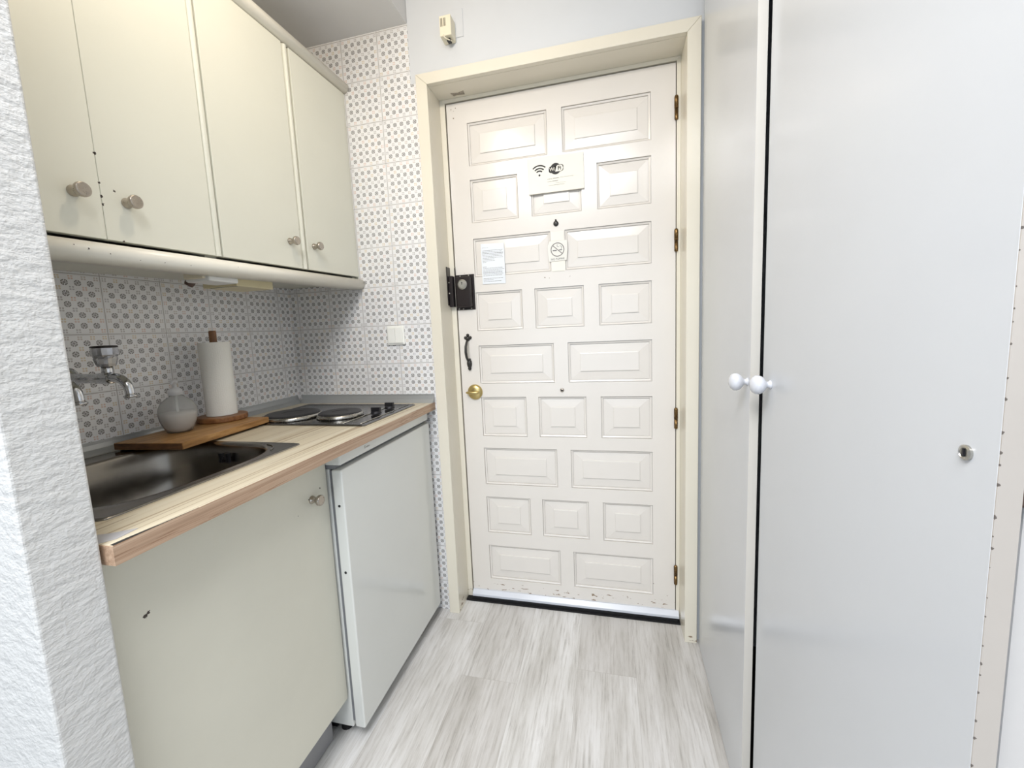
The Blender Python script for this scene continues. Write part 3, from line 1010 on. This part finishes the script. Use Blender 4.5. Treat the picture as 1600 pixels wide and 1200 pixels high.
halfround(1.3560, 0.0205, 0.362, 'light_rail', 'rounded white rail along the bottom of the wall cabinets', 'rail')
halfround(2.0830, 0.0195, 0.362, 'cornice_rail', 'rounded cream rail along the top of the wall cabinets', 'rail')
# things slung under the cabinets
hd = thing('extractor', (0.19, 1.09, 1.31), 'small ivory vented box fixed under the wall cabinet', 'extractor')
MB().box(0.130, 0.252, 1.026, 1.165, 1.3130, 1.3515).build('housing', M_hood, hd, bevel=0.0012)
vt = MB()
for k in range(16):
    vt.box(0.150 + k * 0.0062, 0.154 + k * 0.0062, 1.030, 1.034, 1.3124, 1.3134)
vt.build('vents', M_black, hd)
ul = thing('under_cabinet_light', (0.27, 0.93, 1.32), 'white plastic light fitting under the wall cabinet beside the ivory box', 'light fitting')
MB().box(0.235, 0.312, 0.885, 0.975, 1.3100, 1.3485).build('diffuser', M_milky, ul, bevel=0.004)
MB().box(0.243, 0.303, 0.875, 0.8848, 1.3160, 1.3485).build('end_cap', M_belly, ul, bevel=0.002)
dk = MB().lathe([(0.0001, 0), (0.010, 0.001), (0.012, 0.008), (0.011, 0.024), (0.007, 0.030), (0.0001, 0.031)], (0.195, 0.925, 1.3080), (0.3, 0.4, 0.8), 14)
dk.tube([(0.20, 0.93, 1.335), (0.18, 0.96, 1.325), (0.16, 0.99, 1.345)], 0.003, 8)
tag(dk.build('cable_plug', M_plug, smooth=True), 'small dark brown plug hanging under the wall cabinet', 'plug')

# ------------------------------------------------------------------ worktop
wt = thing('worktop', (0.31, 0.96, 0.8515), 'pale ash worktop with a sink and hob along the tiled wall', 'worktop')
ya, yb = 0.4030, 1.5270
sx0, sx1, sy0, sy1 = 0.085, 0.500, 0.462, 0.908
hx0, hx1, hy0, hy1 = 0.115, 0.560, 1.125, 1.445
top = MB()
WXF = 0.6262
for (x0, x1, p, q) in ((0.001, WXF, ya, sy0), (0.001, sx0, sy0, sy1), (sx1, WXF, sy0, sy1), (0.001, WXF, sy1, hy0), (0.001, hx0, hy0, hy1), (hx1, WXF, hy0, hy1), (0.001, WXF, hy1, yb)):
    top.box(x0, x1, p, q, 0.8515, CT)
top.build('board', M_top, wt)
MB().box(WXF + 0.0002, WXF + 0.0014, ya + 0.0, yb, 0.8512, CT + 0.0002).build('edge_band', M_edge, wt)['label'] = 'brown oak-grained edge band'
MB().box(0.560, WXF + 0.0014, ya - 0.0014, ya - 0.0001, 0.8512, CT - 0.0004).build('edge_band', M_edge, wt)
MB().prism([(0.5200, 0.4018), (0.5260, 0.4020), (0.5960, 0.4022), (0.6080, 0.4200), (0.6035, 0.4520), (0.5760, 0.4300), (0.5480, 0.4170), (0.5280, 0.4230)], 'z', CT + 0.0001, CT + 0.0008).build('corner_plate', M_foil, wt)['label'] = 'torn grey metal foil at the near corner'


MB().prism([(0.6262, 0.4035), (0.6262, 0.53), (0.6235, 0.47), (0.6195, 0.425), (0.6190, 0.4045)], 'z', CT + 0.0001, CT + 0.0005).build('split', M_dark, wt)['label'] = 'dark split where the edge band lifts'


def upstand(name, pts, axis, a, b, label):
    o = MB().prism(pts, axis, a, b).build(name, M_alu, None)
    tag(o, label, 'upstand', 'aluminium upstands')
    return o


upstand('worktop_upstand', [(0.0005, CT + .0002), (0.024, CT + .0002), (0.020, CT + 0.005), (0.010, CT + 0.014), (0.006, CT + 0.026), (0.0055, CT + 0.033), (0.0005, CT + 0.033)], 'y', 0.400, D - 0.012, 'aluminium upstand along the left tiled wall behind the sink')
upstand('worktop_upstand', [(D - 0.0005, CT + .0002), (D - 0.024, CT + .0002), (D - 0.020, CT + 0.005), (D - 0.010, CT + 0.014), (D - 0.006, CT + 0.026), (D - 0.0055, CT + 0.033), (D - 0.0005, CT + 0.033)], 'x', 0.0215, 0.6270, 'aluminium upstand along the back tiled wall behind the hob')

# ------------------------------------------------------------------ sink
sk = thing('sink', (0.30, 0.685, CT), 'stainless steel inset sink with a deep basin in the worktop', 'sink')
N = 72


def sup(cx, cy, a, c, n, z):
    o = []
    for i in range(N):
        t = 2 * math.pi * i / N + math.pi / N
        ct, st = math.cos(t), math.sin(t)
        o.append((cx + a * math.copysign(abs(ct) ** (2 / n), ct), cy + c * math.copysign(abs(st) ** (2 / n), st), z))
    return o


rcx, rcy, rax, ray = 0.2780, 0.6850, 0.2400, 0.2270
bcx_, bcy_, ba, bb = 0.2960, 0.6900, 0.1930, 0.2080
z0 = CT
loops = [sup(rcx, rcy, rax, ray, 30, z0 + 0.0003), sup(rcx, rcy, rax - 0.0005, ray - 0.0005, 30, z0 + 0.0022), sup(rcx, rcy, rax - 0.003, ray - 0.003, 30, z0 + 0.0032),
         sup(rcx, rcy, rax - 0.006, ray - 0.006, 26, z0 + 0.0026), sup(bcx_ - .004, bcy_ - .002, ba + 0.012, bb + 0.008, 5, z0 + 0.0020), sup(bcx_, bcy_, ba + 0.003, bb + 0.003, 3.6, z0 + 0.0018),
         sup(bcx_, bcy_, ba, bb, 3.4, z0 + 0.0002), sup(bcx_, bcy_, ba - 0.003, bb - 0.003, 3.4, z0 - 0.006), sup(bcx_, bcy_, ba - 0.010, bb - 0.010, 3.4, z0 - 0.08),
         sup(bcx_, bcy_, ba - 0.018, bb - 0.018, 3.4, z0 - 0.130), sup(bcx_, bcy_, ba - 0.030, bb - 0.030, 3.2, z0 - 0.147), sup(bcx_, bcy_, ba - 0.055, bb - 0.055, 3.0, z0 - 0.153),
         sup(bcx_, bcy_, 0.05, 0.05, 2.2, z0 - 0.156), sup(bcx_, bcy_, 0.036, 0.036, 2, z0 - 0.158)]
MB().loops(loops).build('basin', M_sink, sk, smooth=True)
ov = MB()
oy = bcy_ + bb - 0.0125
for k, dx in enumerate((-0.0140, -0.0075, 0.0075, 0.0140)):
    ov.box(0.2950 + dx - 0.0018, 0.2950 + dx + 0.0018, oy - 0.0025 - 0.006, oy - 0.0005, CT - 0.047, CT - 0.022)
ov.lathe([(0.0001, 0.0), (0.0045, 0.0), (0.0045, 0.002), (0.0001, 0.0028)], (0.2950, oy - 0.007, CT - 0.034), (0, -1, 0), 14)
ov.build('overflow', M_black, sk)
MB().lathe([(0.0001, 0.0), (0.034, 0.0), (0.034, 0.002), (0.026, 0.0005), (0.0001, 0.0005)], (bcx_, bcy_, z0 - 0.1575), (0, 0, 1), 32).build('drain', M_steel, sk, smooth=True)
gr = MB()
for sgn in (1,):
    a0, a1 = math.radians(15), math.radians(80)
    pts = [(0.418 + 0.062 * math.cos(t), 0.832 + 0.058 * math.sin(t), z0 + 0.0030) for t in [a0 + (a1 - a0) * i / 14 for i in range(15)]]
    gr.tube(pts, 0.0016, 8)
gr.build('rim_emboss', M_sink, sk, smooth=True)

# ------------------------------------------------------------------ wall taps
TXS = 0.1440


def make_tap(label):
    t = thing('wall_tap', (0.0, 0.739, 1.0800), label, 'tap', 'wall taps over the sink')
    y, z = 0.739, 1.0800
    MB().lathe([(0.0001, 0.0004), (0.030, 0.0004), (0.029, 0.004), (0.018, 0.010), (0.0115, 0.013), (0.0115, 0.10), (0.0135, 0.118), (0.0135, 0.150), (0.0110, 0.158)], (0.0005, y, z), (1, 0, 0), 24).build('body', M_chrome, t, smooth=True)
    pts = [(0.150, y, z + 0.002), (0.165, y, z + 0.001)]
    for i in range(1, 9):
        a = math.pi / 2 * i / 8
        pts.append((0.165 + 0.039 * math.sin(a), y, z + 0.001 - 0.036 * (1 - math.cos(a))))
    pts.append((0.2045, y, z - 0.043))
    sp = MB().tube(pts, [0.0115, 0.0112, 0.011, 0.0108, 0.0105, 0.0103, 0.0100, 0.0098, 0.0095, 0.0095, 0.0095], 18)
    sp.lathe([(0.0095, 0), (0.0135, 0.0015), (0.0135, 0.0045), (0.009, 0.006), (0.008, 0.003), (0.0001, 0.003)], (0.2045, y, z - 0.040), (0.02, 0, -1), 20)
    sp.build('spout', M_chrome, t, smooth=True)
    MB().lathe([(0.0110, 0.0), (0.0105, 0.030), (0.0001, 0.031)], (TXS, y, z + 0.002), (0, 0, 1), 20).build('stem', M_chrome, t, smooth=True)
    hb = MB()
    R = []
    nseg = 8
    for k_, (rr, hh) in enumerate(((0.0170, 0.000), (0.0195, 0.006), (0.0225, 0.018), (0.0232, 0.024), (0.0250, 0.027), (0.0255, 0.043))):
        R.append([(TXS + rr * math.cos(2 * math.pi * k / 16) * (1.0 if (k + k_ // 3) % 2 else 0.90), y + rr * math.sin(2 * math.pi * k / 16) * (1.0 if (k + k_ // 3) % 2 else 0.90), z + 0.0285 + hh) for k in range(16)])
    hb.loops(R, True, True)
    hd_ = hb.build('crystal_handle', M_crystal, t)
    hd_['label'] = 'faceted clear handle'
    MB().lathe([(0.0001, 0), (0.0200, 0), (0.0250, 0.0008), (0.0256, 0.003), (0.0235, 0.0052), (0.0001, 0.0060)], (TXS, y, z + 0.0717), (0, 0, 1), 24).build('cap', M_lock, hd_, smooth=True)
    MB().lathe([(0.0001, 0), (0.0080, 0), (0.0085, 0.028), (0.0001, 0.028)], (TXS, y, z + 0.0345), (0, 0, 1), 14).build('spindle', M_chrome, hd_, smooth=True)
    return t


def copy_tree(o, parent=None):
    c = o.copy()
    COL.objects.link(c)
    c.parent = parent
    for ch in [k for k in bpy.data.objects if k.parent == o]:
        copy_tree(ch, c)
    return c


tap = make_tap('chrome wall tap with a faceted clear handle, farther from the pier')
tap2 = copy_tree(tap)
tap2.location = (0.0, 0.640, 1.0800)
tap2['label'] = 'chrome wall tap half hidden by the plastered pier'

# ------------------------------------------------------------------ board, soap, towel roll
ang = math.radians(5.5)
BR = Matrix.Translation((0.2470, 0.8115, 0)) @ Matrix.Rotation(ang, 4, 'Z')
cb = MB().box(-0.205, 0.0, 0.0, 0.316, 0.8870, 0.9050, rot=BR)
cbr = thing('chopping_board', BR @ Vector((-0.1, 0.15, 0.883)), 'brown acacia board lying behind the sink', 'chopping board')
cb.build('board', M_board, cbr, bevel=0.0018)
MB().box(-0.2035, -0.0015, -0.0006, 0.0004, 0.8885, 0.9035, rot=BR).build('end_grain', M_boardend, cbr)
ft = MB().box(-0.200, -0.175, 0.010, 0.300, 0.8835, 0.8868, rot=BR).build('foot', M_rubber, cbr)
MB().box(-0.075, -0.055, 0.105, 0.300, 0.8835, 0.8868, rot=BR).build('foot', M_rubber, cbr)

BX, BY = 0.1020, 0.9230
sb = thing('soap_dispenser', (BX, BY, 0.9053), 'round translucent soap dispenser half full of milky soap', 'soap dispenser')
outp = [(0.0001, 0.0), (0.026, 0.0), (0.030, 0.002), (0.0370, 0.016), (0.0435, 0.034), (0.0460, 0.052), (0.0440, 0.070), (0.0370, 0.085), (0.0260, 0.095), (0.0180, 0.099), (0.0160, 0.101), (0.0160, 0.105)]
innp = [(0.0145, 0.105), (0.0150, 0.1005), (0.0170, 0.0975), (0.0250, 0.0935), (0.0358, 0.0838), (0.0426, 0.0693), (0.0446, 0.052), (0.0421, 0.0345), (0.0357, 0.0168), (0.029, 0.0035), (0.0001, 0.002)]
MB().lathe(outp + innp, (BX, BY, 0.9053), (0, 0, 1), 40).build('bottle', M_glass, sb, smooth=True)
MB().lathe([(0.0001, 0.003), (0.0285, 0.0042), (0.0352, 0.0173), (0.0415, 0.0350), (0.0439, 0.0500), (0.0436, 0.0550), (0.0001, 0.0552)], (BX, BY, 0.9053), (0, 0, 1), 40).build('soap', M_soap, sb, smooth=True)
pm = MB().lathe([(0.0175, 0.1055), (0.0175, 0.119), (0.0120, 0.124), (0.0060, 0.126), (0.0055, 0.136), (0.0090, 0.138), (0.0090, 0.146), (0.0001, 0.148)], (BX, BY, 0.9053), (0, 0, 1), 24)
pm.tube([(BX, BY, 0.9053 + 0.142), (BX + 0.010, BY - 0.012, 0.9053 + 0.143), (BX + 0.018, BY - 0.022, 0.9053 + 0.139)], [0.004, 0.0035, 0.003], 10)
pm.build('pump', M_pump, sb, smooth=True)
MB().tube([(BX, BY, 0.9053 + 0.057), (BX, BY, 0.9053 + 0.104)], 0.0032, 10).build('dip_tube', M_milky, sb)

TX, TY = 0.0870, 1.0760
th = thing('towel_holder', (TX, TY, 0.9053), 'upright walnut paper towel holder standing on the board', 'paper towel holder')
MB().lathe([(0.0001, 0), (0.0680, 0), (0.0705, 0.003), (0.0705, 0.014), (0.0690, 0.0165), (0.0560, 0.0175), (0.0001, 0.0175)], (TX, TY, 0.9053), (0, 0, 1), 48).build('base', M_disc, th)
MB().lathe([(0.0001, 0), (0.0105, 0), (0.0105, 0.264), (0.0090, 0.2665), (0.0001, 0.267)], (TX, TY, 0.9230), (0, 0, 1), 20).build('dowel', M_dowel, th)
rl = thing('paper_towel_roll', (TX, TY, 0.9235), 'white paper towel roll on the walnut holder', 'paper towel roll')
MB().lathe([(0.0200, 0.0), (0.0425, 0.0), (0.0430, 0.002), (0.0430, 0.228), (0.0425, 0.230), (0.0200, 0.230), (0.0200, 0.0)], (TX, TY, 0.9235), (0, 0, 1), 48).build('paper', M_towel, rl)
MB().lathe([(0.0180, 0.0), (0.0198, 0.0), (0.0198, 0.229), (0.0180, 0.229), (0.0180, 0.0)], (TX, TY, 0.9240), (0, 0, 1), 32).build('core', M_edge, rl)

# ------------------------------------------------------------------ hob
hb = thing('electric_hob', (0.335, 1.285, CT), 'steel electric hob with two black plates and two knobs', 'hob')
HX0, HX1, HY0, HY1 = 0.098, 0.5750, 1.1080, 1.4620


def rrect(x0, x1, p, q, r, z, n=6):
    o = []
    for cx, cy, a0 in ((x1 - r, q - r, 0), (x0 + r, q - r, 90), (x0 + r, p + r, 180), (x1 - r, p + r, 270)):
        for k in range(n + 1):
            a = math.radians(a0 + 90 * k / n)
            o.append((cx + r * math.cos(a), cy + r * math.sin(a), z))
    return o


L = [rrect(HX0, HX1, HY0, HY1, 0.008, CT + 0.0003), rrect(HX0, HX1, HY0, HY1, 0.008, CT + 0.003), rrect(HX0 + .003, HX1 - .003, HY0 + .003, HY1 - .003, 0.007, CT + 0.005), rrect(HX0 + .010, HX1 - .010, HY0 + .010, HY1 - .010, 0.006, CT + 0.0055), rrect(HX0 + .016, HX1 - .016, HY0 + .016, HY1 - .016, 0.006, CT + 0.0030)]
MB().loops(L).build('hob_plate', M_hob, hb, smooth=False)
MB().tube([(0.490, HY0 + 0.018, CT + 0.004), (0.490, HY1 - 0.018, CT + 0.004)], 0.0022, 8).build('ridge', M_steel, hb, smooth=True)
MB().tube([(0.552, HY0 + 0.018, CT + 0.004), (0.552, HY1 - 0.018, CT + 0.004)], 0.0018, 8).build('ridge', M_steel, hb, smooth=True)


def burner(x, y, r, label):
    o = MB().lathe([(r * 0.3, 0.0035), (r * 0.985, 0.0035), (r, 0.006), (r, 0.0175), (r - 0.004, 0.0200), (r - 0.012, 0.0208), (r * 0.42, 0.0200), (r * 0.36, 0.0185), (0.0001, 0.0185)], (x, y, CT), (0, 0, 1), 56).build('hotplate', M_iron, hb)
    o['label'] = label
    MB().lathe([(r + 0.0002, 0.0045), (r + 0.0060, 0.0040), (r + 0.0070, 0.0060), (r + 0.0026, 0.0155), (r + 0.0002, 0.0160), (r + 0.0002, 0.0045)], (x, y, CT), (0, 0, 1), 56).build('steel_ring', M_steel, o, smooth=True)
    return o


burner(0.2290, 1.2200, 0.0880, 'larger black cast iron hotplate')
burner(0.4010, 1.2420, 0.0700, 'smaller black cast iron hotplate')


def hknob(x, y):
    b = MB().lathe([(0.0001, 0), (0.0180, 0), (0.0185, 0.003), (0.0165, 0.010), (0.0001, 0.0105)], (x, y, CT + 0.0058), (0, 0, 1), 26)
    b.box(x - 0.0165, x + 0.0165, y - 0.0055, y + 0.0055, CT + 0.014, CT + 0.0285)
    return b.build('knob', M_black, hb, bevel=0.001)


hk = hknob(0.5210, 1.2700)
copy_part(hk, hb, (0.000, 0.092, 0))

# ------------------------------------------------------------------ base cabinet
bc = thing('base_cabinet', (0.30, 0.67, 0), 'beige base cabinet with one door under the sink', 'base cabinet')
MB().box(0.02, 0.544, 0.402, 0.418, 0.13, 0.8505).box(0.02, 0.544, 0.916, 0.932, 0.13, 0.8505).box(0.02, 0.544, 0.418, 0.916, 0.13, 0.146).box(0.004, 0.02, 0.402, 0.932, 0.13, 0.8505).build('body', M_cab, bc)
bdr = MB().box(0.5450, 0.5620, 0.4030, 0.9335, 0.1360, 0.8470).build('cabinet_door', M_basedoor, bc, bevel=0.0012)
kb = knob_mesh(bdr, 0.5620, 0.8710, 0.7477)
kb['label'] = 'satin nickel knob'
MB().box(0.4900, 0.5055, 0.402, 0.926, 0.0005, 0.1298).build('plinth', M_kick, bc)

# ------------------------------------------------------------------ fridge
fr = thing('mini_fridge', (0.32, 1.22, 0), 'white undercounter fridge beside the beige base cabinet', 'fridge')
MB().box(0.03, 0.5655, 0.9420, 1.4950, 0.0360, 0.8040).build('body', M_fridge, fr, bevel=0.003)
MB().box(0.5655, 0.5765, 0.9440, 1.4930, 0.0560, 0.7980).build('gasket', M_gasket, fr)
fd = MB().box(0.5765, 0.6080, 0.9355, 1.4985, 0.0460, 0.8035).build('fridge_door', M_fridge, fr, bevel=0.004, seg=3)
MB().box(0.03, 0.6050, 0.9370, 1.4985, 0.8150, 0.8480).build('top_trim', M_fridge, fr, bevel=0.005, seg=3)
MB().box(0.04, 0.5850, 0.9420, 1.4930, 0.8040, 0.8150).build('top_gap', M_gasket, fr)  # grey filler, the shade between trim and door is put into its colour
for (yy, zz) in ((0.9352, 0.7050), (0.9352, 0.5160)):
    hb_ = MB().lathe([(0.0001, 0), (0.0036, 0), (0.0034, 0.0012), (0.0001, 0.0013)], (0.5925, 0.9354, zz), (0, -1, 0), 12)
    hb_.build('screw_cap', M_black, fd)
f0 = MB().lathe([(0.0001, 0), (0.017, 0), (0.015, 0.030), (0.012, 0.036), (0.0001, 0.036)], (0.520, 0.975, 0.0003), (0, 0, 1), 16).build('foot', M_rubber, fr)
copy_part(f0, fr, (0, 0.48, 0))
MB().box(0.42, 0.50, 0.955, 1.485, 0.010, 0.0355).build('underside_dark', M_rubber, fr)  # plain black block for the dark under the fridge

# small grey maker's script on the fridge trim (too blurred in the picture to read)
lo = MB()
y = 1.055
seq = [(0.0046, 0.0075), (0.0032, 0.0038), (0.0030, 0.0038), (0.0034, 0.0040), (0.0026, 0.0040), (0.0032, 0.0038)]
for w, h in seq:
    lo.box(0.6050, 0.6054, y, y + w * 0.35, 0.8285, 0.8285 + h)
    lo.box(0.6050, 0.6054, y, y + w, 0.8285 + h - 0.0010, 0.8285 + h)
    y += w + 0.0014
lo.build('badge', M_inkg, fr)

# ------------------------------------------------------------------ ceiling lamp above the corridor (holds the bulb)
cl = thing('ceiling_lamp', (0.76, 0.78, 2.45), 'white ceiling lamp over the corridor', 'lamp')
MB().lathe([(0.0001, 0), (0.05, 0), (0.05, 0.02), (0.012, 0.035), (0.012, 0.20), (0.024, 0.205), (0.024, 0.235), (0.0001, 0.235)], (0.76, 0.78, 2.4499), (0, 0, -1), 24).build('holder', M_lampbase, cl, smooth=False)

# drop the builder's bookkeeping properties
for o in bpy.data.objects:
    if '_w' in o:
        del o['_w']
